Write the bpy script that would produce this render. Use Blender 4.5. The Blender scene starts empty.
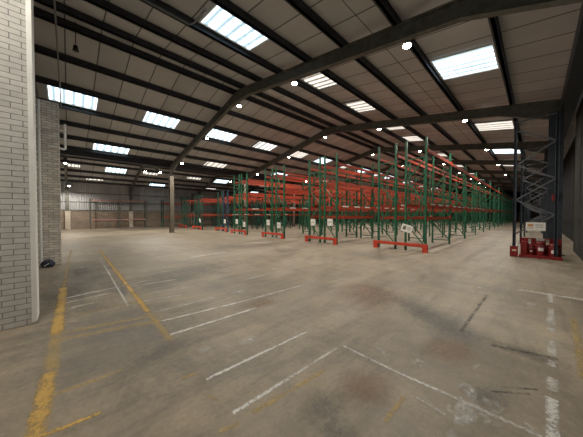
import bpy, bmesh, math, random
from mathutils import Vector, Matrix
random.seed(7)
SC = bpy.context.scene
COL = SC.collection

# ------------------------------------------------------------------ camera, world, exposure
# world axes: x runs along the racking aisles, y runs across the portal frames, z is up
F_PX, W_PX = 234.0, 583.0
EYE = 1.6
PITCH = math.atan(4.2 / F_PX)
AZ = math.atan(245.0 / F_PX)
cam = bpy.data.cameras.new('camera')
cam.sensor_width = 36.0
cam.lens = F_PX * 36.0 / W_PX
cam.clip_start, cam.clip_end = 0.05, 300
camera = bpy.data.objects.new('camera', cam)
COL.objects.link(camera)
fw = Vector((math.cos(AZ) * math.cos(PITCH), math.sin(AZ) * math.cos(PITCH), -math.sin(PITCH)))
rt = Vector((math.sin(AZ), -math.cos(AZ), 0))
up = rt.cross(fw)
camera.matrix_world = Matrix(((rt.x, up.x, -fw.x, 0), (rt.y, up.y, -fw.y, 0), (rt.z, up.z, -fw.z, EYE), (0, 0, 0, 1)))
SC.camera = camera
SC.cycles.transparent_max_bounces = 24

world = bpy.data.worlds.new('sky')
SC.world = world
world.use_nodes = True
bg = world.node_tree.nodes['Background']
bg.inputs['Color'].default_value = (0.62, 0.72, 0.82, 1)
bg.inputs['Strength'].default_value = 1.0

vs = SC.view_settings
vs.view_transform = 'Standard'
vs.look = 'None'
vs.exposure = 0.25
vs.gamma = 1.0
vs.use_curve_mapping = False

SKY_BRIGHT = 2.3      # fresh skylight sheets
SKY_DIM = 1.0         # weathered skylight sheets
LAMP_WATT = 500.0     # each high bay lamp

# ------------------------------------------------------------------ material helpers
def new_mat(name):
    m = bpy.data.materials.new(name)
    m.use_nodes = True
    nt = m.node_tree
    b = nt.nodes['Principled BSDF']
    return m, nt, b

def nd(nt, kind, **kw):
    n = nt.nodes.new(kind)
    for k, v in kw.items():
        setattr(n, k, v)
    return n

def mixrgb(nt, fac, a, b, blend='MIX'):
    n = nt.nodes.new('ShaderNodeMix')
    n.data_type = 'RGBA'
    n.blend_type = blend
    for sock, v in ((n.inputs[0], fac), (n.inputs[6], a), (n.inputs[7], b)):
        if hasattr(v, 'links'):
            nt.links.new(v, sock)
        elif isinstance(v, (int, float)):
            sock.default_value = v
        else:
            sock.default_value = (*v, 1)
    return n.outputs[2]

def math_n(nt, op, a, b=None, c=None, clamp=False):
    n = nt.nodes.new('ShaderNodeMath')
    n.operation = op
    n.use_clamp = clamp
    for i, v in enumerate((a, b, c)):
        if v is None:
            continue
        if hasattr(v, 'links'):
            nt.links.new(v, n.inputs[i])
        else:
            n.inputs[i].default_value = v
    return n.outputs[0]

def ramp(nt, fac, stops):
    n = nt.nodes.new('ShaderNodeValToRGB')
    e = n.color_ramp.elements
    while len(e) < len(stops):
        e.new(0.5)
    for el, (p, c) in zip(e, stops):
        el.position = p
        el.color = (*c, 1) if len(c) == 3 else c
    nt.links.new(fac, n.inputs[0])
    return n.outputs[0]

def coords(nt, scale=(1, 1, 1), obj=True):
    t = nt.nodes.new('ShaderNodeTexCoord')
    mp = nt.nodes.new('ShaderNodeMapping')
    mp.inputs['Scale'].default_value = scale
    nt.links.new(t.outputs['Object' if obj else 'UV'], mp.inputs[0])
    return mp.outputs[0]

def noise(nt, vec, scale, detail=4, rough=0.55, dist=0.0):
    n = nt.nodes.new('ShaderNodeTexNoise')
    n.inputs['Scale'].default_value = scale
    n.inputs['Detail'].default_value = detail
    n.inputs['Roughness'].default_value = rough
    n.inputs['Distortion'].default_value = dist
    nt.links.new(vec, n.inputs['Vector'])
    return n.outputs['Fac']

def plain(name, col, rough=0.6, metal=0.0, var=0.25, scale=6.0, spec=0.4):
    m, nt, b = new_mat(name)
    v = coords(nt)
    f = noise(nt, v, scale)
    c = ramp(nt, f, [(0.3, tuple(x * (1 - var) for x in col)), (0.7, tuple(min(1, x * (1 + var)) for x in col))])
    nt.links.new(c, b.inputs['Base Color'])
    b.inputs['Roughness'].default_value = rough
    b.inputs['Metallic'].default_value = metal
    b.inputs['Specular IOR Level'].default_value = spec
    return m

def emit(name, col, strength):
    m, nt, b = new_mat(name)
    b.inputs['Base Color'].default_value = (*col, 1)
    b.inputs['Emission Color'].default_value = (*col, 1)
    b.inputs['Emission Strength'].default_value = strength
    return m

# ------------------------------------------------------------------ materials
M = {}

def floor_mat():
    m, nt, b = new_mat('concrete_floor')
    v = coords(nt)
    big = noise(nt, v, 0.35, 5, 0.6, 0.6)
    mid = noise(nt, v, 1.7, 7, 0.7, 1.0)
    fine = noise(nt, v, 22, 5, 0.75)
    stre = noise(nt, coords(nt, (0.45, 3.0, 1)), 1.4, 6, 0.65, 0.6)
    stre2 = noise(nt, coords(nt, (3.0, 0.5, 1)), 1.1, 6, 0.65, 0.6)
    base = ramp(nt, big, [(0.30, (0.20, 0.176, 0.140)), (0.50, (0.275, 0.235, 0.178)), (0.70, (0.345, 0.302, 0.236))])
    blot = ramp(nt, mid, [(0.30, (0.60, 0.61, 0.63)), (0.48, (0.96, 0.95, 0.94)), (0.70, (1.22, 1.2, 1.16))])
    c = mixrgb(nt, 0.8, base, blot, 'MULTIPLY')
    st = ramp(nt, stre, [(0.34, (0.66, 0.67, 0.69)), (0.52, (1, 1, 1)), (0.70, (1.15, 1.13, 1.1))])
    c = mixrgb(nt, 0.65, c, st, 'MULTIPLY')
    st2 = ramp(nt, stre2, [(0.34, (0.72, 0.73, 0.75)), (0.54, (1, 1, 1)), (0.72, (1.1, 1.08, 1.06))])
    c = mixrgb(nt, 0.5, c, st2, 'MULTIPLY')
    fn = ramp(nt, fine, [(0.3, (0.74, 0.74, 0.74)), (0.7, (1.22, 1.22, 1.22))])
    c = mixrgb(nt, 0.7, c, fn, 'MULTIPLY')
    # cracks and saw cuts every 6 m
    vo = nd(nt, 'ShaderNodeTexVoronoi', feature='DISTANCE_TO_EDGE')
    vo.inputs['Scale'].default_value = 0.42
    wob = mixrgb(nt, 0.12, v, nt.nodes.new('ShaderNodeTexNoise').outputs['Color'])
    nt.links.new(wob, vo.inputs['Vector'])
    cr = ramp(nt, vo.outputs['Distance'], [(0.0, (0.72, 0.70, 0.68)), (0.008, (1, 1, 1))])
    c = mixrgb(nt, math_n(nt, 'MULTIPLY', big, 0.5), c, cr, 'MULTIPLY')
    nt.links.new(c, b.inputs['Base Color'])
    r = ramp(nt, mid, [(0.3, (0.42, 0.42, 0.42)), (0.7, (0.62, 0.62, 0.62))])
    nt.links.new(r, b.inputs['Roughness'])
    b.inputs['Specular IOR Level'].default_value = 0.35
    bp = nt.nodes.new('ShaderNodeBump')
    bp.inputs['Strength'].default_value = 0.08
    nt.links.new(fine, bp.inputs['Height'])
    nt.links.new(bp.outputs[0], b.inputs['Normal'])
    return m

def paint_mat(name, col, keep, soft=0.12, scale=9.0, patch=False, opac=0.9):
    """worn floor paint: opacity falls off by noise, edges by UV"""
    m, nt, b = new_mat(name)
    v = coords(nt)
    n1 = noise(nt, v, scale * 3.5, 6, 0.75, 0.3)
    n2 = noise(nt, v, scale * 0.5, 3, 0.5)
    f = math_n(nt, 'ADD', math_n(nt, 'MULTIPLY', n1, 0.68), math_n(nt, 'MULTIPLY', n2, 0.32))
    uv = nt.nodes.new('ShaderNodeTexCoord')
    sx = nt.nodes.new('ShaderNodeSeparateXYZ')
    nt.links.new(uv.outputs['UV'], sx.inputs[0])
    def fall(s):
        a = math_n(nt, 'ABSOLUTE', math_n(nt, 'SUBTRACT', math_n(nt, 'MULTIPLY', s, 2.0), 1.0))
        return math_n(nt, 'MULTIPLY', a, a)
    if patch:
        rr = math_n(nt, 'ADD', fall(sx.outputs[0]), fall(sx.outputs[1]))
        edge = math_n(nt, 'SUBTRACT', 1.0, rr, clamp=True)
        f = math_n(nt, 'ADD', f, math_n(nt, 'MULTIPLY', math_n(nt, 'SUBTRACT', edge, 1.0), 0.35))
        a = math_n(nt, 'DIVIDE', math_n(nt, 'SUBTRACT', f, 0.5 - keep), soft, clamp=True)
        a = math_n(nt, 'MULTIPLY', a, math_n(nt, 'MULTIPLY', edge, opac))
    else:
        e = math_n(nt, 'SUBTRACT', 1.0, fall(sx.outputs[1]), clamp=True)
        f = math_n(nt, 'ADD', f, math_n(nt, 'MULTIPLY', math_n(nt, 'SUBTRACT', e, 1.0), 0.16))
        a = math_n(nt, 'DIVIDE', math_n(nt, 'SUBTRACT', f, 0.5 - keep), soft, clamp=True)
        a = math_n(nt, 'MULTIPLY', a, opac)
    shade = ramp(nt, n1, [(0.3, tuple(x * 0.75 for x in col)), (0.7, col)])
    nt.links.new(shade, b.inputs['Base Color'])
    b.inputs['Roughness'].default_value = 0.6
    tr = nt.nodes.new('ShaderNodeBsdfTransparent')
    mx = nt.nodes.new('ShaderNodeMixShader')
    nt.links.new(a, mx.inputs[0])
    nt.links.new(tr.outputs[0], mx.inputs[1])
    nt.links.new(b.outputs[0], mx.inputs[2])
    nt.links.new(mx.outputs[0], nt.nodes['Material Output'].inputs['Surface'])
    return m

def brick_mat(name, c1, c2, mortar, dirt, bump=0.5):
    m, nt, b = new_mat(name)
    t = nt.nodes.new('ShaderNodeTexCoord')
    sx = nt.nodes.new('ShaderNodeSeparateXYZ')
    nt.links.new(t.outputs['Object'], sx.inputs[0])
    cx = nt.nodes.new('ShaderNodeCombineXYZ')
    nt.links.new(math_n(nt, 'ADD', sx.outputs[0], sx.outputs[1]), cx.inputs[0])
    nt.links.new(sx.outputs[2], cx.inputs[1])
    br = nt.nodes.new('ShaderNodeTexBrick')
    br.offset = 0.5
    br.inputs['Scale'].default_value = 1.0
    br.inputs['Brick Width'].default_value = 0.225
    br.inputs['Row Height'].default_value = 0.079
    br.inputs['Mortar Size'].default_value = 0.0055
    br.inputs['Mortar Smooth'].default_value = 0.25
    br.inputs['Color1'].default_value = (*c1, 1)
    br.inputs['Color2'].default_value = (*c2, 1)
    br.inputs['Mortar'].default_value = (*mortar, 1)
    br.inputs['Bias'].default_value = -0.2
    nt.links.new(cx.outputs[0], br.inputs['Vector'])
    v = coords(nt)
    n = noise(nt, v, 3.0, 6, 0.7)
    d = ramp(nt, n, [(0.35, tuple(1 - dirt for _ in range(3))), (0.62, (1.03, 1.03, 1.03))])
    c = mixrgb(nt, 1.0, br.outputs['Color'], d, 'MULTIPLY')
    nt.links.new(c, b.inputs['Base Color'])
    b.inputs['Roughness'].default_value = 0.75
    bp = nt.nodes.new('ShaderNodeBump')
    bp.inputs['Strength'].default_value = bump
    bp.inputs['Distance'].default_value = 0.01
    nt.links.new(math_n(nt, 'SUBTRACT', 1.0, br.outputs['Fac']), bp.inputs['Height'])
    nt.links.new(bp.outputs[0], b.inputs['Normal'])
    return m

def roof_mat():
    m, nt, b = new_mat('roof_lining_board')
    t = nt.nodes.new('ShaderNodeTexCoord')
    sx = nt.nodes.new('ShaderNodeSeparateXYZ')
    nt.links.new(t.outputs['Object'], sx.inputs[0])
    x = sx.outputs[0]
    # joints between sheets every 0.95 m along the building
    fr = math_n(nt, 'FRACT', math_n(nt, 'DIVIDE', x, 0.95))
    dj = math_n(nt, 'ABSOLUTE', math_n(nt, 'SUBTRACT', fr, 0.5))
    joint = ramp(nt, dj, [(0.472, (1, 1, 1)), (0.486, (0.22, 0.21, 0.2))])
    pid = math_n(nt, 'FLOOR', math_n(nt, 'DIVIDE', x, 0.95))
    wn = nd(nt, 'ShaderNodeTexWhiteNoise', noise_dimensions='1D')
    nt.links.new(pid, wn.inputs['W'])
    v = coords(nt)
    big = noise(nt, v, 0.5, 4, 0.6)
    base = ramp(nt, big, [(0.3, (0.44, 0.445, 0.46)), (0.7, (0.55, 0.555, 0.57))])
    pv = ramp(nt, wn.outputs['Value'], [(0.0, (0.9, 0.9, 0.91)), (1.0, (1.06, 1.05, 1.04))])
    c = mixrgb(nt, 1.0, base, pv, 'MULTIPLY')
    c = mixrgb(nt, 1.0, c, joint, 'MULTIPLY')
    jy = ramp(nt, math_n(nt, 'ABSOLUTE', math_n(nt, 'SUBTRACT', sx.outputs[1], 3.45)), [(0.012, (0.3, 0.29, 0.28)), (0.02, (1, 1, 1))])
    c = mixrgb(nt, 1.0, c, jy, 'MULTIPLY')
    nt.links.new(c, b.inputs['Base Color'])
    b.inputs['Roughness'].default_value = 0.7
    b.inputs['Specular IOR Level'].default_value = 0.25
    return m

def corrugated(name, c1, c2, axis, pitch=0.2):
    m, nt, b = new_mat(name)
    t = nt.nodes.new('ShaderNodeTexCoord')
    sx = nt.nodes.new('ShaderNodeSeparateXYZ')
    nt.links.new(t.outputs['Object'], sx.inputs[0])
    w = math_n(nt, 'SINE', math_n(nt, 'MULTIPLY', sx.outputs[axis], 2 * math.pi / pitch))
    v = coords(nt, (1, 1, 0.25))
    n = noise(nt, v, 1.6, 5, 0.65)
    c = ramp(nt, n, [(0.3, c1), (0.7, c2)])
    nt.links.new(c, b.inputs['Base Color'])
    bp = nt.nodes.new('ShaderNodeBump')
    bp.inputs['Strength'].default_value = 0.7
    bp.inputs['Distance'].default_value = 0.03
    nt.links.new(w, bp.inputs['Height'])
    nt.links.new(bp.outputs[0], b.inputs['Normal'])
    b.inputs['Roughness'].default_value = 0.85
    b.inputs['Specular IOR Level'].default_value = 0.12
    return m

def pane_mat(name, c_hi, c_lo, strength, pitch):
    """translucent ribbed sheet lit by the sky behind it; rib shading and dirt are put into its glow colour"""
    m, nt, b = new_mat(name)
    t = nt.nodes.new('ShaderNodeTexCoord')
    sx = nt.nodes.new('ShaderNodeSeparateXYZ')
    nt.links.new(t.outputs['UV'], sx.inputs[0])
    fr = math_n(nt, 'FRACT', math_n(nt, 'MULTIPLY', sx.outputs[0], pitch))
    rib = math_n(nt, 'ABSOLUTE', math_n(nt, 'SUBTRACT', fr, 0.5))  # dark bands shade the ribs, which an even glow would flatten
    n = noise(nt, coords(nt), 5.0, 4, 0.6)
    f = math_n(nt, 'ADD', rib, math_n(nt, 'MULTIPLY', math_n(nt, 'SUBTRACT', n, 0.5), 0.35))
    c = ramp(nt, f, [(0.08, c_lo), (0.28, c_hi)])
    b.inputs['Base Color'].default_value = (0.6, 0.65, 0.68, 1)
    b.inputs['Roughness'].default_value = 0.4
    nt.links.new(c, b.inputs['Emission Color'])
    b.inputs['Emission Strength'].default_value = strength
    return m

M['floor'] = floor_mat()
M['paint_yellow'] = paint_mat('worn_yellow_paint', (0.56, 0.36, 0.10), 0.17, 0.16, opac=0.88)
M['paint_yellow_faint'] = paint_mat('faded_yellow_paint', (0.54, 0.39, 0.15), 0.17, 0.22, opac=0.62)
M['paint_white'] = paint_mat('worn_white_paint', (0.74, 0.73, 0.70), 0.15, 0.14, opac=0.85)
M['paint_white_faint'] = paint_mat('faded_white_paint', (0.68, 0.66, 0.61), 0.19, 0.22, opac=0.75)
M['rubber_mark'] = paint_mat('black_rubber_mark', (0.05, 0.047, 0.043), 0.10, 0.2, opac=0.8)
M['scuff'] = paint_mat('white_scuff', (0.68, 0.67, 0.64), 0.10, 0.18, 8, True, 0.62)
M['rust_stain'] = paint_mat('rust_stain', (0.28, 0.16, 0.09), 0.26, 0.5, 5, True, 0.8)
M['oil_stain'] = paint_mat('oil_stain', (0.14, 0.13, 0.118), 0.18, 0.5, 5, True, 0.8)
M['grey_wash'] = paint_mat('grey_dust_stain', (0.22, 0.215, 0.205), 0.25, 0.5, 3, True, 0.8)
M['blue_stain'] = paint_mat('blue_stain', (0.20, 0.23, 0.28), 0.2, 0.4, 5, True, 0.8)
M['brick_white'] = brick_mat('white_painted_brick', (0.56, 0.555, 0.54), (0.50, 0.495, 0.48), (0.20, 0.195, 0.19), 0.16)
M['brick_old'] = brick_mat('weathered_pale_brick', (0.82, 0.77, 0.70), (0.56, 0.52, 0.47), (0.22, 0.20, 0.18), 0.22)
M['roof'] = roof_mat()
M['purlin'] = plain('dark_painted_purlin', (0.048, 0.053, 0.066), 0.5)
M['rafter'] = plain('dark_grey_green_steel', (0.105, 0.108, 0.096), 0.55)
M['column'] = plain('olive_grey_column', (0.12, 0.105, 0.08), 0.6)
M['navy'] = plain('dark_navy_steel', (0.035, 0.045, 0.062), 0.5)
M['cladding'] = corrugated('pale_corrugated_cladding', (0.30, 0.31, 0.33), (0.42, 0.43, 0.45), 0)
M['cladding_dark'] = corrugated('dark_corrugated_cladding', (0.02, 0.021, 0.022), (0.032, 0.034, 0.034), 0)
M['blockwork'] = plain('brown_blockwork', (0.24, 0.195, 0.155), 0.85, var=0.2, scale=2.0)
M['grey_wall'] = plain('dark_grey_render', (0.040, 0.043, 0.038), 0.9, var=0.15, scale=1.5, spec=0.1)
M['encase'] = plain('pale_concrete_encasement', (0.46, 0.42, 0.36), 0.8)
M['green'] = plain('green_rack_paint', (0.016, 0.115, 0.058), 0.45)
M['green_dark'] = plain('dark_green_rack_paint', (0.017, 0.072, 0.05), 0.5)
M['blue'] = plain('blue_rack_paint', (0.02, 0.055, 0.10), 0.5)
M['orange'] = plain('red_orange_beam_paint', (0.38, 0.050, 0.022), 0.45, var=0.18)
M['guard'] = plain('red_orange_guard_paint', (0.56, 0.06, 0.033), 0.45, var=0.2)
M['frame_blue'] = plain('dark_blue_frame_paint', (0.045, 0.062, 0.085), 0.45)
M['brace_grey'] = plain('grey_bracing_steel', (0.13, 0.135, 0.15), 0.4, 0.3)
M['red'] = plain('red_plastic', (0.24, 0.018, 0.020), 0.4, var=0.15)
M['red_dark'] = plain('dark_red_plastic', (0.17, 0.014, 0.016), 0.45, var=0.15)
M['paper'] = plain('white_card', (0.78, 0.77, 0.74), 0.7, var=0.04)
M['cream'] = plain('cream_card', (0.70, 0.62, 0.47), 0.7, var=0.05)
M['ink'] = plain('grey_print', (0.16, 0.15, 0.15), 0.7)
M['ink_orange'] = plain('orange_print', (0.55, 0.25, 0.10), 0.7)
M['trim_white'] = plain('pale_grey_trim', (0.72, 0.73, 0.72), 0.5, var=0.06)
M['trim_grey'] = plain('grey_steel_trim', (0.20, 0.22, 0.23), 0.45, var=0.1)
M['black'] = plain('black_plastic', (0.02, 0.02, 0.022), 0.5)
M['bag'] = plain('navy_nylon', (0.022, 0.03, 0.055), 0.6)
M['lamp_body'] = plain('grey_lamp_housing', (0.25, 0.25, 0.25), 0.4, 0.5)
M['lamp_lens'] = emit('warm_lamp_lens', (1.0, 0.90, 0.74), 60.0)
M['pane_bright'] = pane_mat('clear_skylight_sheet', (0.74, 0.92, 1.0), (0.15, 0.23, 0.28), SKY_BRIGHT, 5)
M['pane_dim'] = pane_mat('weathered_skylight_sheet', (1.0, 0.94, 0.83), (0.07, 0.06, 0.05), SKY_DIM, 4)
M['pane_grey'] = pane_mat('grey_skylight_sheet', (0.95, 0.97, 0.95), (0.12, 0.12, 0.12), SKY_DIM * 1.25, 4)

# ------------------------------------------------------------------ mesh helpers
class MB:
    def __init__(self):
        self.v, self.f, self.mi, self.uv = [], [], [], {}
    def quad(self, p, mi=0, uv=None):
        i = len(self.v)
        self.v += [tuple(q) for q in p]
        self.f.append(tuple(range(i, i + len(p))))
        self.mi.append(mi)
        if uv:
            self.uv[len(self.f) - 1] = uv
        return self
    def hexa(self, c, mi=0):
        i = len(self.v)
        self.v += [tuple(q) for q in c]
        for a in ((0, 3, 2, 1), (4, 5, 6, 7), (0, 1, 5, 4), (1, 2, 6, 5), (2, 3, 7, 6), (3, 0, 4, 7)):
            self.f.append(tuple(i + k for k in a))
            self.mi.append(mi)
        return self
    def box(self, x0, x1, y0, y1, z0, z1, mi=0):
        return self.hexa([(x0, y0, z0), (x1, y0, z0), (x1, y1, z0), (x0, y1, z0),
                          (x0, y0, z1), (x1, y0, z1), (x1, y1, z1), (x0, y1, z1)], mi)
    def bar(self, a, b, w, h, ref=(0, 0, 1), mi=0):
        a, b = Vector(a), Vector(b)
        d = (b - a).normalized()
        r = Vector(ref)
        if abs(d.dot(r)) > 0.98:
            r = Vector((1, 0, 0))
        s = d.cross(r).normalized() * (w / 2)
        u = s.cross(d).normalized() * (h / 2)
        return self.hexa([a - s - u, a + s - u, b + s - u, b - s - u, a - s + u, a + s + u, b + s + u, b - s + u], mi)
    def tube(self, pts, r, n=10, mi=0, caps=True):
        pts = [Vector(p) for p in pts]
        rings = []
        for k, p in enumerate(pts):
            d = (pts[min(k + 1, len(pts) - 1)] - pts[max(k - 1, 0)]).normalized()
            ref = Vector((0, 0, 1)) if abs(d.z) < 0.9 else Vector((1, 0, 0))
            s = d.cross(ref).normalized()
            u = s.cross(d)
            i = len(self.v)
            rr = r[k] if isinstance(r, (list, tuple)) else r
            for j in range(n):
                t = 2 * math.pi * j / n
                self.v.append(tuple(p + s * (rr * math.cos(t)) + u * (rr * math.sin(t))))
            rings.append(i)
        for k in range(len(rings) - 1):
            for j in range(n):
                a, b = rings[k] + j, rings[k] + (j + 1) % n
                self.f.append((a, b, b + rings[k + 1] - rings[k], a + rings[k + 1] - rings[k]))
                self.mi.append(mi)
        if caps:
            self.f.append(tuple(rings[0] + j for j in reversed(range(n))))
            self.f.append(tuple(rings[-1] + j for j in range(n)))
            self.mi += [mi, mi]
        return self
    def lathe(self, prof, n=20, cx=0, cy=0, mi=0):
        rings = []
        for r, z in prof:
            i = len(self.v)
            for j in range(n):
                t = 2 * math.pi * j / n
                self.v.append((cx + r * math.cos(t), cy + r * math.sin(t), z))
            rings.append(i)
        for k in range(len(rings) - 1):
            for j in range(n):
                a, b = rings[k] + j, rings[k] + (j + 1) % n
                self.f.append((a, b, b + n, a + n))
                self.mi.append(mi)
        self.f.append(tuple(rings[0] + j for j in reversed(range(n))))
        self.f.append(tuple(rings[-1] + j for j in range(n)))
        self.mi += [mi, mi]
        return self
    def mesh(self, name, mats):
        me = bpy.data.meshes.new(name)
        me.from_pydata(self.v, [], self.f)
        for m in (mats if isinstance(mats, (list, tuple)) else [mats]):
            me.materials.append(m)
        me.polygons.foreach_set('material_index', self.mi)
        if self.uv:
            lay = me.uv_layers.new(name='UVMap')
            for fi, uv in self.uv.items():
                for li, u in zip(me.polygons[fi].loop_indices, uv):
                    lay.data[li].uv = u
        me.update()
        return me
    def build(self, name, mats, parent=None, loc=None, bevel=0.0, smooth=False):
        me = self.mesh(name, mats)
        if smooth:
            for p in me.polygons:
                p.use_smooth = True
        o = link(name, me, parent, loc)
        if bevel:
            bv = o.modifiers.new('bevel', 'BEVEL')
            bv.width = bevel
            bv.segments = 2
            bv.limit_method = 'ANGLE'
        return o

def link(name, me, parent=None, loc=None):
    o = bpy.data.objects.new(name, me)
    COL.objects.link(o)
    if parent:
        o.parent = parent
    if loc:
        o.location = loc
    return o

def thing(name, label, cat, loc=(0, 0, 0), group=None):
    o = bpy.data.objects.new(name, None)
    o.empty_display_size = 0.2
    COL.objects.link(o)
    o.location = loc
    return tag(o, label, cat, group)

def tag(o, label, cat, group=None):
    o['label'] = label
    o['category'] = cat
    if group:
        o['group'] = group
    return o

def struct(o):
    o['kind'] = 'structure'
    return o

# ------------------------------------------------------------------ the building's dimensions
X0, X1 = -1.4, 78.0            # gable walls
Y0 = -1.5                      # right-hand side wall
RIDGE, VALLEY, RIDGE2, YB = 10.65, 22.1, 28.2, 34.4
def roof_z(y):
    if y <= VALLEY:
        return 8.2 - (0.168 if y < RIDGE else 0.195) * abs(y - RIDGE)
    zv = 8.2 - 0.195 * (VALLEY - RIDGE)
    zr = 6.95
    if y <= RIDGE2:
        return zv + (zr - zv) * (y - VALLEY) / (RIDGE2 - VALLEY)
    return zr - 0.31 * (y - RIDGE2)
FRAMES = [6.45 + 7.5 * k for k in range(9)]

# ------------------------------------------------------------------ floor with its worn markings
fl = MB()
fl.quad([(X0, Y0, 0), (X1, Y0, 0), (X1, YB, 0), (X0, YB, 0)])
FM = ['floor', 'paint_yellow', 'paint_yellow_faint', 'paint_white', 'paint_white_faint', 'rubber_mark', 'scuff', 'rust_stain', 'oil_stain', 'blue_stain', 'grey_wash']
layer = [0]
def stripe(kind, a, b, w):
    layer[0] += 1
    z = 0.0006 + 0.00004 * layer[0]
    a, b = Vector((*a, z)), Vector((*b, z))
    d = (b - a).normalized()
    s = Vector((-d.y, d.x, 0)) * (w / 2)
    fl.quad([a - s, b - s, b + s, a + s], FM.index(kind), [(0, 0), (1, 0), (1, 1), (0, 1)])
def blotch(kind, c, rx, ry, rot=0.0):
    layer[0] += 1
    z = 0.0006 + 0.00004 * layer[0]
    ca, sa = math.cos(rot), math.sin(rot)
    p = [(c[0] + ca * u * rx - sa * v * ry, c[1] + sa * u * rx + ca * v * ry, z) for u, v in ((-1, -1), (1, -1), (1, 1), (-1, 1))]
    fl.quad(p, FM.index(kind), [(0, 0), (1, 0), (1, 1), (0, 1)])

blotch('grey_wash', (0.5, 3.8), 1.5, 2.2, 0.2)
blotch('grey_wash', (0.2, 8.0), 1.2, 4.0)
blotch('grey_wash', (2.2, 6.5), 2.5, 1.2, 0.3)
blotch('grey_wash', (4.0, 1.0), 1.6, 0.6, 0.9)
blotch('oil_stain', (0.15, 8.9), 0.5, 1.5)
blotch('oil_stain', (-0.1, 6.2), 0.6, 2.2)
blotch('oil_stain', (0.75, 3.0), 0.55, 0.25, 0.2)
blotch('oil_stain', (1.52, 1.22), 0.35, 0.35)
blotch('oil_stain', (1.40, 0.95), 0.30, 0.25, 0.4)
blotch('oil_stain', (2.61, 0.28), 0.25, 0.3)
blotch('oil_stain', (3.8, 0.1), 0.8, 0.22, 1.4)
blotch('oil_stain', (4.1, 1.2), 1.3, 0.4, 1.0)
blotch('rust_stain', (1.98, 1.08), 0.42, 0.36)
blotch('rust_stain', (3.2, 0.7), 0.5, 0.4)
blotch('rust_stain', (2.5, 3.4), 0.5, 0.25)
blotch('rust_stain', (4.4, 2.4), 1.2, 0.8, 0.6)
blotch('blue_stain', (0.78, 5.9), 0.09, 0.75)
stripe('paint_yellow_faint', (0.09, 14.4), (-0.09, 7.07), 0.10)
stripe('paint_yellow', (-0.09, 7.1), (-0.13, 4.37), 0.15)
stripe('paint_yellow_faint', (-0.13, 4.37), (-0.15, 3.39), 0.14)
stripe('paint_yellow', (-0.155, 3.38), (-0.20, 2.2), 0.135)
stripe('paint_yellow', (1.0, 13.5), (0.93, 4.4), 0.10)
stripe('paint_yellow_faint', (0.93, 4.4), (0.92, 3.2), 0.10)
stripe('paint_white_faint', (0.83, 11.5), (0.74, 4.9), 0.045)
stripe('paint_yellow_faint', (-0.07, 4.39), (1.06, 4.14), 0.09)
stripe('paint_yellow_faint', (-0.17, 4.2), (1.05, 3.88), 0.09)
stripe('paint_white_faint', (-0.05, 5.84), (0.6, 5.97), 0.07)
stripe('paint_yellow_faint', (0.0, 5.05), (0.9, 5.0), 0.07)
stripe('paint_white_faint', (1.0, 7.2), (2.4, 7.15), 0.08)
stripe('paint_white_faint', (1.0, 6.2), (1.9, 6.1), 0.07)
stripe('paint_white_faint', (0.01, 5.48), (0.41, 5.54), 0.07)
stripe('paint_white_faint', (-0.1, 6.17), (1.43, 6.48), 0.08)
stripe('paint_white_faint', (0.0, 10.84), (0.8, 11.9), 0.08)
stripe('paint_white', (1.0, 3.86), (2.17, 3.72), 0.06)
stripe('paint_white_faint', (2.17, 3.72), (3.9, 3.62), 0.06)
stripe('paint_white_faint', (1.19, 5.41), (2.03, 5.24), 0.07)
stripe('paint_white_faint', (1.0, 4.98), (1.6, 4.85), 0.06)
stripe('paint_white_faint', (0.97, 4.29), (2.05, 4.26), 0.06)
stripe('paint_white_faint', (2.38, 8.77), (3.42, 8.85), 0.12)
stripe('paint_white', (3.3, 8.88), (4.8, 9.05), 0.2)
stripe('paint_white', (0.96, 3.34), (2.3, 3.29), 0.065)
stripe('paint_white', (0.95, 2.19), (1.54, 2.17), 0.05)
stripe('paint_white', (1.50, 2.172), (2.32, 2.14), 0.042)
stripe('paint_white', (0.94, 1.665), (1.51, 1.645), 0.05)
stripe('paint_white_faint', (1.47, 1.645), (2.3, 1.63), 0.045)
stripe('paint_yellow_faint', (1.05, 1.56), (1.9, 1.48), 0.06)
stripe('paint_yellow_faint', (-0.15, 2.93), (0.18, 2.925), 0.055)
stripe('paint_yellow_faint', (0.1, 2.927), (0.38, 2.92), 0.045)
stripe('paint_yellow', (-0.16, 2.44), (0.17, 2.41), 0.05)
stripe('paint_yellow_faint', (0.78, 2.37), (0.93, 2.34), 0.04)
stripe('paint_yellow_faint', (0.87, 1.99), (0.91, 1.86), 0.035)
stripe('paint_yellow_faint', (0.78, 1.59), (0.94, 1.55), 0.04)
stripe('paint_white_faint', (2.4, 1.6), (2.39, 0.9), 0.05)
stripe('paint_white', (2.39, 0.94), (2.42, 0.48), 0.045)
stripe('paint_white_faint', (2.41, 0.60), (2.44, -0.05), 0.05)
stripe('paint_white_faint', (2.18, 0.71), (2.16, 0.48), 0.035)
stripe('paint_yellow_faint', (1.74, 0.79), (2.1, 0.78), 0.045)
for xa, xb in ((7.0, 6.3), (5.9, 5.2), (4.9, 4.75), (4.4, 3.95), (3.8, 3.65), (3.4, 3.15)):
    stripe('paint_white_faint', (xa, -0.22 + (7.1 - xa) * 0.025), (xb, -0.22 + (7.1 - xb) * 0.025), 0.085)
stripe('paint_white', (3.02, -0.11), (2.3, -0.1), 0.085)
stripe('paint_yellow_faint', (5.6, -0.41), (3.6, -0.34), 0.09)
stripe('paint_white_faint', (6.89, 0.25), (6.95, -0.75), 0.16)
stripe('rubber_mark', (5.95, 0.66), (3.85, 0.69), 0.07)
stripe('rubber_mark', (3.72, 0.36), (3.9, -0.18), 0.09)
for i in range(2):
    stripe('rubber_mark', (2.75 + 0.13 * i, 0.26 - 0.05 * i), (2.95 + 0.13 * i, 0.02 - 0.05 * i), 0.03)
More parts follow.
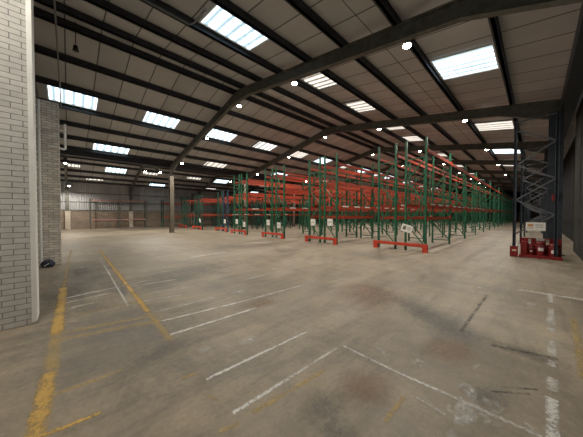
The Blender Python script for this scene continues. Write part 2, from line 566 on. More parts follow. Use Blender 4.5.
for q in range(14):
    c0 = (2.64, 1.2) if q % 2 else (2.72, 0.87)
    blotch('scuff', (random.gauss(c0[0], 0.07), random.gauss(c0[1], 0.06)), random.uniform(0.03, 0.09), random.uniform(0.02, 0.05), random.uniform(0, 3))
for q in range(26):
    qa, qb = random.gauss(2.32, 0.16), random.gauss(0.32, 0.11)
    blotch('scuff', (qa, qb), random.uniform(0.05, 0.16), random.uniform(0.03, 0.07), random.uniform(-0.6, 0.9))
for q in range(8):
    blotch('scuff', (random.uniform(2.1, 3.1), random.gauss(0.44, 0.03)), random.uniform(0.05, 0.14), random.uniform(0.02, 0.05), random.uniform(-0.3, 0.3))
blotch('scuff', (6.5, 0.82), 0.28, 0.16)
blotch('scuff', (5.05, 0.39), 0.16, 0.09)
blotch('scuff', (5.12, -0.17), 0.3, 0.12)
blotch('scuff', (5.9, 0.05), 0.4, 0.12)
blotch('scuff', (2.51, 4.23), 0.35, 0.22)
blotch('scuff', (3.4, 4.9), 0.6, 0.2)
blotch('scuff', (1.15, 2.68), 0.16, 0.14)
blotch('scuff', (1.65, 2.5), 0.25, 0.14)
blotch('scuff', (0.25, 9.4), 0.6, 0.35)
struct(fl.build('floor', [M[k] for k in FM]))

# ------------------------------------------------------------------ roof and walls
ce = MB()
ys = [Y0 - 0.3, RIDGE, VALLEY, RIDGE2, YB + 0.3]
for y0, y1 in zip(ys[:-1], ys[1:]):
    ce.hexa([(X0 - 0.2, y0, roof_z(y0)), (X1 + 0.2, y0, roof_z(y0)), (X1 + 0.2, y1, roof_z(y1)), (X0 - 0.2, y1, roof_z(y1)),
             (X0 - 0.2, y0, roof_z(y0) + 0.1), (X1 + 0.2, y0, roof_z(y0) + 0.1), (X1 + 0.2, y1, roof_z(y1) + 0.1), (X0 - 0.2, y1, roof_z(y1) + 0.1)])
struct(ce.build('ceiling', M['roof']))

def gable(name, x0, x1, mats, split):
    b = MB()
    b.box(x0, x1, Y0, YB, 0, split, 1)
    for y0, y1 in zip(ys[:-1], ys[1:]):
        a, c = max(y0, Y0), min(y1, YB)
        za, zc = roof_z(a), roof_z(c)
        b.hexa([(x0, a, split), (x1, a, split), (x1, c, split), (x0, c, split), (x0, a, za), (x1, a, za), (x1, c, zc), (x0, c, zc)], 0)
    return struct(b.build(name, mats))
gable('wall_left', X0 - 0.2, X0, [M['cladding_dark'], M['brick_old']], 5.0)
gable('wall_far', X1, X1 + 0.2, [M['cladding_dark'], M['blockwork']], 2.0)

wb = MB()
wb.box(X0, X1, YB, YB + 0.2, 0, 1.95, 1)
wb.box(X0, X1, YB, YB + 0.2, 1.95, roof_z(YB), 0)
struct(wb.build('wall_back', [M['cladding'], M['blockwork']]))
wr = MB()
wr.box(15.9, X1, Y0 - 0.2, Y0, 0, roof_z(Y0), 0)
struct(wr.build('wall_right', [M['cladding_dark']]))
wr2 = MB()
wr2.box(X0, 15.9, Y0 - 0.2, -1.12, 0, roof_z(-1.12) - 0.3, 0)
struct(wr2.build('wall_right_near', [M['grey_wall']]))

# brick piers at the foot of the left gable
b = MB()
b.box(X0, -0.365, 5.06, 5.44, 0, 5.6)
tag(struct(b.build('brick_pier', M['brick_white'])), 'white painted brick pier filling the left edge of the view', 'brick pier')
b = MB()
b.box(-0.362, -0.345, 5.055, 5.40, 0.03, 5.6)
b.box(-0.40, -0.345, 5.048, 5.06, 0.03, 5.6)
tag(b.build('corner_guard', M['trim_white'], bevel=0.004), 'pale steel corner guard on the nearest white brick pier', 'corner guard')
b = MB()
b.box(X0, -0.17, 10.57, 11.0, 0, 5.14)
tag(struct(b.build('brick_pier', M['brick_old'])), 'weathered brick pier with dark stained bricks behind the white one', 'brick pier')
b = MB()
b.tube([(-0.612, 10.5, 0.05), (-0.612, 10.5, 5.1)], 0.035, 10)
for z in (0.6, 2.4, 4.2):
    b.box(-0.66, -0.565, 10.46, 10.575, z, z + 0.05)
tag(b.build('downpipe', M['trim_white']), 'thin white downpipe on the face of the weathered brick pier', 'pipe')

# ------------------------------------------------------------------ purlins, frames, columns
def purlin(y, d=0.23, w=0.075):
    z = roof_z(y)
    b = MB()
    b.box(X0, X1, y - w / 2, y + w / 2, z - d, z)
    b.box(X0, X1, y - w / 2, y + w, z - d, z - d + 0.02)
    b.box(X0, X1, y - w, y + w / 2, z - 0.025, z + 0.01)
    return struct(b.build('purlin', M['purlin']))
for y in (0.80, 2.66, 4.32, 5.88, 7.50, 8.90, 10.3, 11.05, 12.75, 14.62, 16.33, 18.05, 19.75, 21.35):
    purlin(y)
for y in (23.2, 24.8, 26.4, 27.9, 28.6, 29.6, 31.3, 32.6, 33.8):
    purlin(y, 0.22)

def rafter(x, pts):
    """I section following the polyline pts of (y, z of lower edge, depth)"""
    b = MB()
    for (y0, z0, d0), (y1, z1, d1) in zip(pts[:-1], pts[1:]):
        def slab(dx, a0, a1, c0, c1):
            b.hexa([(x - dx, y0, a0), (x + dx, y0, a0), (x + dx, y1, a1), (x - dx, y1, a1),
                    (x - dx, y0, c0), (x + dx, y0, c0), (x + dx, y1, c1), (x - dx, y1, c1)])
        slab(0.09, z0, z1, z0 + 0.018, z1 + 0.018)
        slab(0.012, z0 + 0.018, z1 + 0.018, z0 + d0 - 0.018, z1 + d1 - 0.018)
        slab(0.09, z0 + d0 - 0.018, z1 + d1 - 0.018, z0 + d0, z1 + d1)
    return struct(b.build('rafter', M['rafter']))
def span(ya, yb, ridge, dd=0.42, haunch=1.9, hd=0.42):
    pts = []
    for y, extra in ((ya, hd), (ya + haunch, 0), (ridge - 0.9, 0), (ridge, 0.12), (ridge + 0.9, 0), (yb - haunch, 0), (yb, hd)):
        top = roof_z(y) - 0.22
        pts.append((y, top - dd - extra, dd + extra))
    return pts
for x in FRAMES + [-1.0]:
    rafter(x, span(-0.66, VALLEY - 0.03, RIDGE))
for x in [5.6] + FRAMES[1:] + [-0.1]:
    rafter(x, span(VALLEY + 0.03, YB - 0.02, RIDGE2, 0.3, 1.2, 0.3))
# valley beam under the gutter, eaves beam along the right side
b = MB()
b.box(X0, X1, VALLEY - 0.22, VALLEY + 0.22, roof_z(VALLEY) - 0.34, roof_z(VALLEY) - 0.02)
struct(b.build('valley_gutter', M['purlin']))
b = MB()
b.box(X0, X1, -0.98, -0.6, 5.62, 6.05)
struct(b.build('eaves_beam', M['navy']))

def column(x, y, z1, mat, label, w=0.28, d=0.30, turned=False):
    t = thing('steel_column', label, 'column', (x, y, 0))
    b = MB()
    if turned:
        b.box(-w / 2, -w / 2 + 0.03, -d / 2, d / 2, 0, z1)
        b.box(w / 2 - 0.03, w / 2, -d / 2, d / 2, 0, z1)
        b.box(-w / 2 + 0.03, w / 2 - 0.03, -0.02, 0.02, 0, z1)
    else:
        b.box(-w / 2, w / 2, -d / 2, -d / 2 + 0.03, 0, z1)
        b.box(-w / 2, w / 2, d / 2 - 0.03, d / 2, 0, z1)
        b.box(-0.02, 0.02, -d / 2 + 0.03, d / 2 - 0.03, 0, z1)
    b.build('shaft', mat, t)
    b = MB()
    b.box(-w / 2 - 0.06, w / 2 + 0.06, -d / 2 - 0.06, d / 2 + 0.06, 0, 0.025)
    b.build('base_plate', mat, t)
    return t
nth = ['nearest', 'second', 'third', 'fourth', 'fifth', 'sixth', 'seventh', 'eighth', 'ninth']
zc = roof_z(VALLEY) - 0.27 - 0.38 - 0.42
for i, x in enumerate(FRAMES):
    lab = ('olive grey steel column standing alone on the open floor left of the racking' if i == 0 else
           'steel valley column standing among the racking, %s in line behind the open floor one' % nth[i])
    c = column(x + (0.1 if i == 0 else 0), VALLEY - (0.1 if i == 0 else 0), zc + 0.02, M['column'], lab, 0.32 if i == 0 else 0.28)
    if i == 0:
        gb = MB()
        gb.box(-0.16, 0.16, -0.19, -0.152, 0.95, 1.35)
        gb.build('protector', M['column'], c)
for i, x in enumerate(FRAMES[1:]):
    lab = ('wide dark navy steel column rising behind the red barrier on the right' if i == 0 else
           'dark navy wall column on the right side, %s beyond the red barrier' % nth[i])
    column(x, -0.49, 5.62, M['navy'], lab, 0.26, 0.40, True)
for i, x in enumerate((-0.02, 5.55, 13.0, 20.6, 28.2)):
    lab = ['dark steel wall post with pale concrete foot at the far left of the back wall',
           'dark steel wall post with pale concrete foot beside the back wall racking',
           'dark steel back wall post with pale concrete foot behind the far green racks',
           'dark steel back wall post, second one hidden behind the far racks',
           'dark steel back wall post, third one hidden behind the far racks'][i]
    t = thing('wall_post', lab, 'column', (x, YB - 0.2, 0))
    MB().box(-0.12, 0.12, -0.12, 0.19, 1.95, 4.6).build('shaft', M['rafter'], t)
    MB().box(-0.21, 0.21, -0.2, 0.19, 0, 1.95).build('concrete_foot', M['encase'], t, bevel=0.015)
# sheeting rails on the back wall
for z in (2.0, 2.9, 3.9):
    b = MB()
    b.box(X0, 40, YB - 0.07, YB, z, z + 0.09)
    struct(b.build('sheeting_rail', M['rafter']))

# ------------------------------------------------------------------ skylights
NWIN = [0]
def skylight(x0, x1, y0, y1, mat, ribs=5):
    NWIN[0] += 1
    t = bpy.data.objects.new('window_%d' % NWIN[0], None)
    COL.objects.link(t)
    struct(t)
    t.location = (x0, y0, roof_z(y0) - 0.015)
    w, d = x1 - x0, y1 - y0
    dz = roof_z(y1) - roof_z(y0)
    # ribbed translucent sheet
    p = MB()
    n = ribs * 8
    for k in range(n):
        u0, u1 = k / n, (k + 1) / n
        h0 = -0.022 * (0.5 + 0.5 * math.cos(2 * math.pi * u0 * ribs))
        h1 = -0.022 * (0.5 + 0.5 * math.cos(2 * math.pi * u1 * ribs))
        p.quad([(u0 * w, 0, h0), (u0 * w, d, dz + h0), (u1 * w, d, dz + h1), (u1 * w, 0, h1)], 0, [(u0, 0), (u0, 1), (u1, 1), (u1, 0)])
    p.build('pane', mat, t)
    f = MB()
    e = 0.05
    f.bar((0, -e / 2, -0.03), (w, -e / 2, -0.03), e, 0.06)
    f.bar((0, d + e / 2, dz - 0.03), (w, d + e / 2, dz - 0.03), e, 0.06)
    f.bar((-e / 2, -e, -0.03 - dz * e / d), (-e / 2, d + e, dz - 0.03 + dz * e / d), e, 0.06)
    f.bar((w + e / 2, -e, -0.03 - dz * e / d), (w + e / 2, d + e, dz - 0.03 + dz * e / d), e, 0.06)
    f.build('frame', M['trim_white'] if mat is M['pane_bright'] else M['trim_grey'], t)
B, D, G = M['pane_bright'], M['pane_dim'], M['pane_grey']
rows = [
    (14.75, 16.1, 5, [(-0.58, 1.13, B), (3.24, 4.97, B), (7.05, 8.88, B), (10.9, 12.7, G), (14.9, 16.55, D), (18.45, 20.2, B), (22.3, 24.0, D), (26.6, 28.3, B), (30.4, 32.1, G), (34.1, 35.8, B),
                      (41.9, 43.6, B), (49.6, 51.3, D), (57.3, 59, B)]),
    (6.0, 7.28, 4, [(-0.85, 0.9, B), (3.05, 4.84, B), (7.5, 8.75, D), (10.85, 12.4, D), (15.6, 16.6, D), (18.65, 20.3, D), (22.2, 23.8, D), (26.0, 27.5, D), (29.8, 31.4, B), (33.6, 35.2, D), (41, 42.6, D), (48.7, 50.3, B), (56.3, 57.9, D)]),  # first sheet is out of view, added to light the white pier
    (0.95, 2.52, 4, [(1.3, 2.9, B), (8.95, 10.5, B), (16.8, 18.6, D), (24.4, 26.4, B), (32.0, 33.8, D), (39.7, 41.4, B), (47.4, 49, D), (55, 56.6, B), (62.6, 64.2, D)]),  # the one nearest the left gable is unseen, added for light on the pier
    (19.95, 21.2, 5, [(1.3, 3.25, B), (9.0, 10.95, D), (16.9, 18.8, B), (24.6, 26.4, D), (32.2, 34, B)]),
    (29.75, 31.0, 5, [(2.85, 4.55, B), (14.6, 16.5, B)]),
    (30.1, 30.7, 5, [(-0.1, 0.9, D), (6.15, 7.55, D), (10.9, 12.6, D), (22, 23.8, D)]),
    (32.75, 33.6, 5, [(7.4, 9.1, B), (22, 23.7, B)]),
    (32.9, 33.35, 5, [(1.45, 2.85, D), (14.5, 16, D)]),
]
for y0, y1, ribs, items in rows:
    for x0, x1, mt in items:
        skylight(x0, x1, y0, y1, mt, ribs)

# ------------------------------------------------------------------ lamps
def make_lamp():
    t = thing('high_bay_lamp', '', 'lamp')
    MB().tube([(0, 0, 0.0), (0, 0, -0.16)], 0.012, 8).build('stem', M['black'], t)
    MB().lathe([(0.04, -0.15), (0.06, -0.17), (0.07, -0.22), (0.11, -0.25), (0.115, -0.28), (0.105, -0.285)], 20).build('housing', M['lamp_body'], t, smooth=True)
    MB().lathe([(0.104, -0.284), (0.09, -0.32), (0.03, -0.345)], 20).build('lens', M['lamp_lens'], t)
    li = bpy.data.lights.new('lamp_light', 'SPOT')
    li.energy = LAMP_WATT
    li.color = (1.0, 0.91, 0.78)
    li.spot_size = math.radians(165)
    li.spot_blend = 0.5
    li.shadow_soft_size = 0.14
    lo = bpy.data.objects.new('lamp_light', li)
    COL.objects.link(lo)
    lo.parent = t
    lo.location = (0, 0, -0.37)
    return t
lamp0 = make_lamp()
used = [False]
def lamp(x, y, z, label, group):
    if not used[0]:
        used[0] = True
        r = lamp0
    else:
        r = lamp0.copy()
        COL.objects.link(r)
        for ch in lamp0.children:
            c = ch.copy()
            COL.objects.link(c)
            c.parent = r
    r.location = (x, y, z)
    tag(r, label, 'lamp', group)
LY = (2.52, 6.95, 11.25, 15.35, 20.1)
ln = ['closest to the right-hand wall', 'right of the ridge', 'at the ridge', 'left of the ridge', 'closest to the valley columns']
for i, x in enumerate(FRAMES[:8]):
    for j, y in enumerate(LY):
        if i > 4 and j not in (1, 3):
            continue
        zl = roof_z(y) - 0.30
        lamp(x + 0.36, y, zl, 'high bay lamp under the %s roof frame, the one %s' % (nth[i], ln[j]), 'lit high bay lamps of the main roof')
for x, y, z, lab in ((-1.05, 2.9, roof_z(2.9) - 0.3, 'unseen added lamp on the left gable frame, brightening the white brick pier'),  # out of view, added to brighten the white pier
                     (-0.1, 24.65, 5.75, 'high bay lamp beside the weathered brick pier, upper of two seen there'),
                     (0.1, 32.4, 4.75, 'high bay lamp beside the weathered brick pier, lower of two seen there'),
                     (5.2, 25.1, 5.85, 'high bay lamp in the far bay, left one of the pair before the lone column'),
                     (6.35, 24.6, 5.85, 'high bay lamp in the far bay, right one of the pair before the lone column'),
                     (14.3, 25.6, 5.85, 'high bay lamp in the far bay above the distant racks')):
    lamp(x, y, z, lab, 'lit high bay lamps of the far bay')

# ------------------------------------------------------------------ pallet racking
BAY = 3.93
DEPTH = 0.88
_mesh = {}
def frame_meshes(h, mat, key, pitch=0.95, post_w=0.10):
    k = (h, key)
    if k in _mesh:
        return _mesh[k]
    p = MB()                                             # upright post: an open channel on a foot plate
    p.box(-post_w / 2, post_w / 2, -0.035, -0.03, 0.012, h)
    p.box(-post_w / 2, -post_w / 2 + 0.006, -0.03, 0.035, 0.012, h)
    p.box(post_w / 2 - 0.006, post_w / 2, -0.03, 0.035, 0.012, h)
    p.box(-post_w / 2, post_w / 2, 0.03, 0.035, 0.012, h)
    p.box(-0.07, 0.07, -0.06, 0.06, 0, 0.012)
    post = p.mesh('post', mat)
    br = MB()                                            # zigzag bracing
    y0, y1 = -DEPTH / 2 + 0.04, DEPTH / 2 - 0.04
    br.bar((0, y0, 0.2), (0, y1, 0.2), 0.03, 0.045)
    z, s = 0.22, 1
    while z + pitch < h - 0.2:
        a, c = (y0, y1) if s > 0 else (y1, y0)
        br.bar((0, a, z), (0, c, z + pitch), 0.03, 0.045)
        z += pitch
        s = -s
    br.bar((0, y0, z), (0, y1, z), 0.03, 0.045)
    brace = br.mesh('upright_frame', mat)
    _mesh[k] = (post, brace)
    return _mesh[k]
bm_ = MB()
bm_.box(0.05, BAY - 0.05, -0.025, 0.0, -0.065, 0.065)
bm_.box(0.05, BAY - 0.05, -0.0, 0.025, -0.065, 0.03)
bm_.box(0.045, 0.052, -0.04, 0.03, -0.11, 0.11)
bm_.box(BAY - 0.052, BAY - 0.045, -0.04, 0.03, -0.11, 0.11)
BEAM = bm_.mesh('beam', M['orange'])
lp = MB()
lp.box(-0.30, 0.30, -0.004, 0, -0.005, 0.063)
LABEL = lp.mesh('label_plate', M['paper'])

def rack_run(x0, yc, nbay, h, levels, label, group, key='green', extra=None, plates=0, first_blue=False, bay=BAY):
    t = thing('pallet_rack', label, 'pallet rack', (x0, yc, 0), group)
    for k in range(nbay + 1):
        kk = 'blue' if (first_blue and k == 0) else key
        post, brace = frame_meshes(h, M[kk], kk)
        f = link('upright_frame', brace, t, (k * BAY, 0, 0))
        for s in (-1, 1):
            p = link('post', post, f, (0, s * (DEPTH / 2 - 0.035), 0))
            if s > 0:
                p.rotation_euler = (0, 0, math.pi)
    for k in range(nbay):
        for z in list(levels) + (list(extra) if (extra and k == 0) else []):
            for s in (-1, 1):
                bo = link('beam', BEAM, t, (k * BAY if s < 0 else (k + 1) * BAY, s * (DEPTH / 2 + 0.0), z))
                if s > 0:
                    bo.rotation_euler = (0, 0, math.pi)
                elif k < plates and abs(z - levels[0]) < 0.01:
                    for q in (0.75, 1.95, 3.15):
                        link('label_plate', LABEL, bo, (q, -0.026, 0.0))
    return t
GRP = 'runs of green pallet racking with orange beams'
side = ['right-hand', 'left-hand']
spec = [
    # y of the two single runs, first frame, bays, height, levels, extra, colour
    (3.64, 4.90, 10.95, 16, 4.85, (2.0, 4.3), (1.42,), 'green'),
    (7.79, 8.93, 10.40, 16, 4.85, (2.0, 3.25, 4.3), (1.42,), 'green'),
    (11.88, 13.10, 10.30, 16, 4.85, (2.0, 3.25, 4.3), None, 'green'),
    (16.05, 17.20, 10.15, 16, 4.85, (2.0, 3.25, 4.3), None, 'green'),
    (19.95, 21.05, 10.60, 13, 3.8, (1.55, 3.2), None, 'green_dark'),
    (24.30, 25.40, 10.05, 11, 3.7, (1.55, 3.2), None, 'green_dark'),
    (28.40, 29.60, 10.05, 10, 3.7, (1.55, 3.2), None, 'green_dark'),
]
which = ['of the double row with the tilted white sign',
         'of the second double row from the right',
         'of the third double row from the right',
         'of the fourth double row from the right',
         'of the fifth double row from the right',
         'of the sixth double row from the right',
         'of the seventh double row from the right']
for i, (ya, yb, xs, nb, h, lv, ex, key) in enumerate(spec):
    for j, yc in enumerate((ya, yb)):
        rack_run(xs, yc, nb, h, lv, 'green and orange pallet rack, %s half %s' % (side[j], which[i]), GRP, key, ex,
                 plates=(4 if i < 3 else (2 if i < 5 else 0)), first_blue=(i == 4 and j == 0))
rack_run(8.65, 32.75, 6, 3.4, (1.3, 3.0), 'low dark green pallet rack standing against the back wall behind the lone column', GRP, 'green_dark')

# the bare rack along the back wall: dark posts, faded pink beams
M['faded_red'] = plain('faded_red_beam', (0.36, 0.20, 0.17), 0.6)
t = thing('pallet_rack', 'dark framed rack with faded pink beams along the back wall at left', 'pallet rack', (1.75, 33.5, 0))
for k in range(3):
    post, brace = frame_meshes(3.3, M['rafter'], 'rafter')
    f = link('upright_frame', brace, t, (2.6 * k, 0, 0))
    for s in (-1, 1):
        link('post', post, f, (0, s * (DEPTH / 2 - 0.035), 0))
for k in range(2):
    for z in (1.0, 3.15):
        for s in (-1, 1):
            MB().box(0.05, 2.55, -0.025, 0.025, -0.06, 0.06).build('beam', M['faded_red'], t, (2.6 * k, s * DEPTH / 2, z))

# row end guards
def end_guard(x, y0, y1, label):
    t = thing('rack_end_guard', label, 'guard rail', (x, (y0 + y1) / 2, 0), 'red orange guards at the ends of the rack rows')
    w = (y1 - y0) / 2
    b = MB()
    b.box(-0.05, -0.038, -w, w, 0.22, 0.35)
    b.box(-0.05, 0.05, -w, w, 0.338, 0.35)
    b.build('rail', M['guard'], t, bevel=0.004)
    for s in (-1, 1):
        f = MB()
        yy = s * (w - 0.10)
        f.box(-0.038, 0.05, yy - 0.10, yy + 0.10, 0.0, 0.337)
        f.box(-0.09, 0.09, yy - 0.1, yy + 0.1, 0.0, 0.015)
        f.build('foot', M['guard'], t, bevel=0.006)
for i, (ya, yb, xs, *_r) in enumerate(spec):
    nm = ['low red-orange end guard in front of the tilted white sign, nearest the right aisle',
          'low red-orange end guard below the two white papers on the second double row',
          'low red-orange end guard of the third double row from the right aisle',
          'low red-orange end guard of the fourth double row from the right aisle',
          'low red-orange end guard of the fifth double row, just right of the lone column',
          'low red-orange end guard of the sixth double row, seen right of the lone column',
          'low red-orange end guard of the last double row, closest to the lone column'][i]
    end_guard(xs - 0.22, ya - 0.55, yb + 0.55, nm)

# ------------------------------------------------------------------ paper signs on the rack ends
def sign(x, y, z, w, h, tilt, label, lines):
    t = thing('paper_sign', label, 'sign', (x, y, z), 'white paper signs on the rack ends')
    t.rotation_euler = (tilt, 0, 0)
    MB().box(-0.004, 0.004, -w / 2, w / 2, -h / 2, h / 2).build('sheet', M['paper'], t)
    p = MB()
    for (u0, u1, v0, v1) in lines:
        p.box(-0.0055, -0.004, u0 * w, u1 * w, v0 * h, v1 * h)
    p.build('print', M['ink'], t)
# y grows to the left when looking at the rack ends
sign(10.87, 3.97, 0.97, 0.47, 0.33, math.radians(17), 'large tilted white sign on the end of the nearest green rack row',
     [(0.08, 0.36, -0.25, 0.28), (-0.36, -0.02, 0.18, 0.24), (-0.36, -0.02, 0.02, 0.08), (-0.30, -0.02, -0.14, -0.08)])
PL = [(0.12, 0.26, -0.1, 0.12), (-0.3, 0.0, 0.1, 0.14), (-0.3, 0.0, -0.02, 0.02)]
for (x, y, z, lab) in ((10.33, 9.0, 1.13, 'white paper on the second double row, left of its pair'),
                       (10.33, 7.77, 1.16, 'white paper on the second double row, right of its pair'),
                       (10.23, 13.1, 1.02, 'white paper on the third double row, left of its pair'),
                       (10.23, 11.95, 0.86, 'white paper on the third double row, right and lower of its pair'),
                       (10.08, 17.1, 1.01, 'white paper on the fourth double row, left of its pair'),
                       (10.08, 15.98, 0.80, 'white paper on the fourth double row, right and lower of its pair'),
                       (10.53, 20.0, 0.95, 'white paper on the fifth double row, right of the lone column'),
                       (9.98, 24.3, 0.95, 'white paper on the sixth double row, right of the lone column')):
    sign(x, y, z, 0.36, 0.38, 0.0, lab, PL)

# ------------------------------------------------------------------ dark blue upright frames by the right wall
def blue_frame(x, label):
    t = thing('rack_upright_frame', label, 'rack frame', (x, 0.05, 0), 'dark blue rack frames along the right wall')
    h, a = 5.15, 0.53
    for s in (-1, 1):
        p = MB()
        p.box(-0.05, 0.05, s * a - 0.045, s * a - 0.038, 0, h)
        p.box(-0.05, 0.05, s * a + 0.038, s * a + 0.045, 0, h)
        p.box(0.043, 0.05, s * a - 0.038, s * a + 0.038, 0, h)
        p.box(-0.09, 0.09, s * a - 0.09, s * a + 0.09, 0, 0.015)
        p.build('post', M['frame_blue'], t)
    zl = [4.74, 3.46, 2.14, 0.86]
    zr = [4.18, 2.86, 1.58]
    seq = []
    for k in range(4):
        seq.append((a - 0.03, zl[k]))
        if k < 3:
            seq.append((-a + 0.03, zr[k]))
    for (y0, z0), (y1, z1) in zip(seq[:-1], seq[1:]):
        MB().bar((0, y0, z0), (0, y1, z1), 0.035, 0.05).build('brace', M['brace_grey'], t)
    MB().bar((0, a - 0.03, h - 0.08), (0, -a + 0.03, h - 0.02), 0.035, 0.05).build('brace', M['brace_grey'], t)
for i, x in enumerate((12.32, 17.9, 23.5, 29.1, 34.7, 40.3)):
    blue_frame(x, 'dark blue zigzag braced rack frame, %s' % ('nearest, standing behind the red barrier' if i == 0 else '%s in the line behind the red barrier' % nth[i]))

t = thing('notice_board', 'white rectangular notice with orange print hung above the red barrier', 'sign', (12.26, 0.02, 1.155), None)
MB().box(-0.006, 0.006, -0.25, 0.25, -0.15, 0.15).build('sheet', M['paper'], t)
p = MB()
p.box(-0.0075, -0.006, 0.06, 0.20, 0.0, 0.09)
p.box(-0.0075, -0.006, 0.05, 0.21, -0.07, -0.045)
p.build('orange_print', M['ink_orange'], t)
p = MB()
for v in (0.06, 0.02, -0.03):
    p.box(-0.0075, -0.006, -0.19, 0.0, v, v + 0.014)
p.build('grey_print', M['ink'], t)

# ------------------------------------------------------------------ red barrier and containers in front of the first blue frame
t = thing('red_barrier', 'upright red panel barrier standing behind the buckets at the foot of the blue frame', 'barrier', (12.2, 0.0, 0))
MB().box(0.56, 0.585, -0.64, 0.42, 0.04, 0.70).build('panel', M['red'], t, bevel=0.006)
for q in (-0.5, 0.3):
    MB().box(0.585, 0.625, q - 0.03, q + 0.03, 0.0, 0.66).build('upright', M['red_dark'], t)
t = thing('floor_guard', 'low red floor rail in front of the buckets at the foot of the blue frame', 'guard rail', (12.19, 0.0, 0))
MB().box(0.0, 0.012, -0.64, 0.44, 0.02, 0.12).build('rail', M['red'], t, bevel=0.003)
for q in (-0.6, -0.1, 0.4):
    MB().box(0.0, 0.055, q - 0.04, q + 0.04, 0.0, 0.02).build('foot', M['red'], t)
t = thing('post_guard', 'short square red post guard at the left end of the red barrier', 'guard', (12.33, 0.58, 0.0))
MB().box(-0.125, -0.115, -0.11, 0.11, 0.0, 0.40).box(-0.125, 0.11, 0.10, 0.11, 0.0, 0.40).box(-0.125, 0.11, -0.11, -0.10, 0.0, 0.40).build('plate', M['red'], t, bevel=0.003)
MB().box(-0.129, -0.125, -0.07, 0.05, 0.22, 0.27).build('sticker', M['cream'], t)
t = thing('jerrycan', 'tall square red jerrycan standing beside the short post guard', 'container', (12.56, 0.305, 0.0))
MB().box(-0.11, 0.11, -0.085, 0.085, 0.0, 0.58).build('body', M['red'], t, bevel=0.02)
MB().tube([(-0.07, 0, 0.57), (-0.07, 0, 0.64), (0.05, 0, 0.64), (0.05, 0, 0.57)], 0.016, 8).build('handle', M['red'], t)
MB().lathe([(0.025, 0.57), (0.025, 0.62), (0.0, 0.62)], 12, 0.08, 0.0).build('cap', M['red_dark'], t)

def container(y, w, h, label, card, cz, ch, cw, mat='red', taper=0.9):
    t = thing('plastic_container', label, 'container', (12.56, y, 0.0), 'red plastic containers on the barrier')
    r = w / 2
    b = MB()
    b.lathe([(r * taper, 0.0), (r * taper, 0.01), (r, h * 0.78), (r * 1.04, h * 0.80), (r * 1.04, h * 0.85)], 24)
    b.build('body', M[mat], t, smooth=False)
    MB().lathe([(r * 1.06, h * 0.85), (r * 1.06, h * 0.95), (r * 0.9, h), (0.02, h)], 24).build('lid', M['red_dark' if mat == 'red' else 'red'], t)
    hb = MB()
    hb.tube([(-r * 1.05, 0, h * 0.8)] + [(-r * 1.1 * math.cos(q), r * 1.12 * math.sin(q), h * 0.8 - 0.02) for q in [math.pi * k / 10 - math.pi / 2 for k in range(11)]], 0.006, 6)
    hb.build('handle', M['trim_grey'], t)
    lab = MB()
    n = 6
    ang0 = math.pi + AZ * 0 - cw / r / 2
    for k in range(n):
        q0, q1 = ang0 + cw / r * k / n, ang0 + cw / r * (k + 1) / n
        rr = r * 1.03
        lab.quad([(rr * math.cos(q0), rr * math.sin(q0), cz), (rr * math.cos(q1), rr * math.sin(q1), cz), (rr * math.cos(q1), rr * math.sin(q1), cz + ch), (rr * math.cos(q0), rr * math.sin(q0), cz + ch)])
    lab.build('label_card', M[card], t)
container(0.12, 0.15, 0.46, 'dark red plastic bucket next to the tall jerrycan', 'cream', 0.2, 0.05, 0.07, 'red_dark')
container(-0.125, 0.235, 0.58, 'red plastic bucket with a white label at the middle of the barrier', 'paper', 0.26, 0.12, 0.15)
container(-0.46, 0.28, 0.52, 'red plastic bucket with a white label at the right end of the barrier', 'paper', 0.20, 0.12, 0.17)
for y, z, w, h, lab, mt in ((0.17, 0.57, 0.08, 0.18, 'small white card on the raised red panel, leftmost of three', 'paper'),
                            (-0.11, 0.645, 0.22, 0.09, 'wide white card on the raised red panel, middle of three', 'paper'),
                            (-0.29, 0.57, 0.09, 0.20, 'cream card on the raised red panel, rightmost of three', 'cream')):
    o = MB().box(-0.004, 0.0, -w / 2, w / 2, -h / 2, h / 2).build('card', M[mt], None, (12.76, y, z))
    tag(o, lab, 'card', 'cards on the raised red panel')
# red call point on the navy column
t = thing('alarm_call_point', 'small red box fixed on the wide navy column at the right', 'alarm', (13.82, -0.5, 2.25))
MB().box(-0.06, 0.0, -0.09, 0.09, -0.12, 0.12).build('case', M['red'], t, bevel=0.01)
MB().box(-0.065, -0.06, -0.05, 0.05, -0.05, 0.05).build('window', M['red_dark'], t)

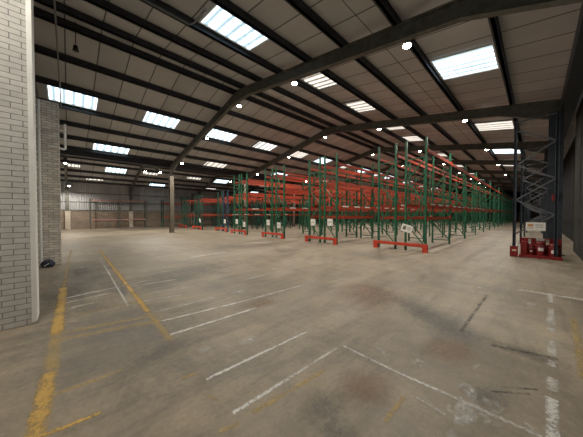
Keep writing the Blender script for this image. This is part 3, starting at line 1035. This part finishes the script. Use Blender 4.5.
# ------------------------------------------------------------------ small things at left
# navy bag at the foot of the weathered pier
t = thing('bag', 'crumpled navy bag at the foot of the weathered brick pier', 'bag', (-0.46, 10.2, 0))
bm = bmesh.new()
bmesh.ops.create_icosphere(bm, subdivisions=4, radius=1.0)
for v in bm.verts:
    c = v.co
    k = 1 + 0.10 * math.sin(5 * c.x + 2) * math.sin(4 * c.z + 1) + 0.08 * math.sin(7 * c.y + 3 * c.x)
    top = 0.30 if c.z > 0 else 1.0
    v.co = Vector((c.x * 0.23 * k, c.y * 0.17 * k, 0.155 + max(-0.155, c.z * 0.165 * k)))
me = bpy.data.meshes.new('body')
bm.to_mesh(me); bm.free()
me.materials.append(M['bag'])
for p in me.polygons: p.use_smooth = True
link('body', me, t)
t.scale = (0.66, 0.66, 0.66)
for s in (-1, 1):
    MB().tube([(-0.10, s * 0.05, 0.28)] + [(-0.10 * math.cos(math.pi * k / 8), s * 0.05, 0.29 + 0.07 * math.sin(math.pi * k / 8)) for k in range(1, 8)] + [(0.10, s * 0.05, 0.28)], 0.011, 8).build('handle', M['bag'], t)
MB().bar((-0.05, -0.163, 0.12), (0.03, -0.172, 0.19), 0.008, 0.035).build('white_patch', M['paper'], t)
MB().bar((-0.11, -0.145, 0.07), (-0.06, -0.155, 0.11), 0.008, 0.03).build('white_patch', M['paper'], t)

# conduit run under the roof and its drop at the weathered pier
b = MB()
b.tube([(-0.172, 6.2, 6.72), (-0.172, 16.2, 6.72)], 0.02, 8)
tag(b.build('conduit', M['trim_grey']), 'long grey conduit running back under the roof near the left gable', 'pipe')
b = MB()
b.tube([(-0.035, 10.72, 4.55), (-0.035, 10.72, 3.74), (-0.06, 10.66, 3.71), (-0.18, 10.53, 3.71), (-0.4, 10.53, 3.71)], 0.032, 8)
b.box(-0.17, -0.02, 10.69, 10.75, 4.3, 4.34)
tag(b.build('conduit', M['trim_white']), 'short white bent pipe on the edge of the weathered brick pier', 'pipe')
t = thing('roof_sounder', 'small black sounder hanging on a rod near the ridge at upper left', 'sounder', (0.26, 10.88, 7.92))
MB().tube([(0, 0, 0.2), (0, 0, -0.55)], 0.012, 8).build('rod', M['black'], t)
MB().lathe([(0.03, -0.58), (0.06, -0.60), (0.07, -0.72), (0.09, -0.77), (0.04, -0.79)], 16).build('bell', M['black'], t)
b = MB()
b.tube([(0.0, 7.40, 7.40), (2.76, 7.40, 7.40), (2.84, 7.26, 7.40), (2.87, 6.5, 7.36)], 0.025, 8)
tag(b.build('conduit', M['trim_grey']), 'thin grey conduit below the roof at the corner of the largest skylight', 'pipe')
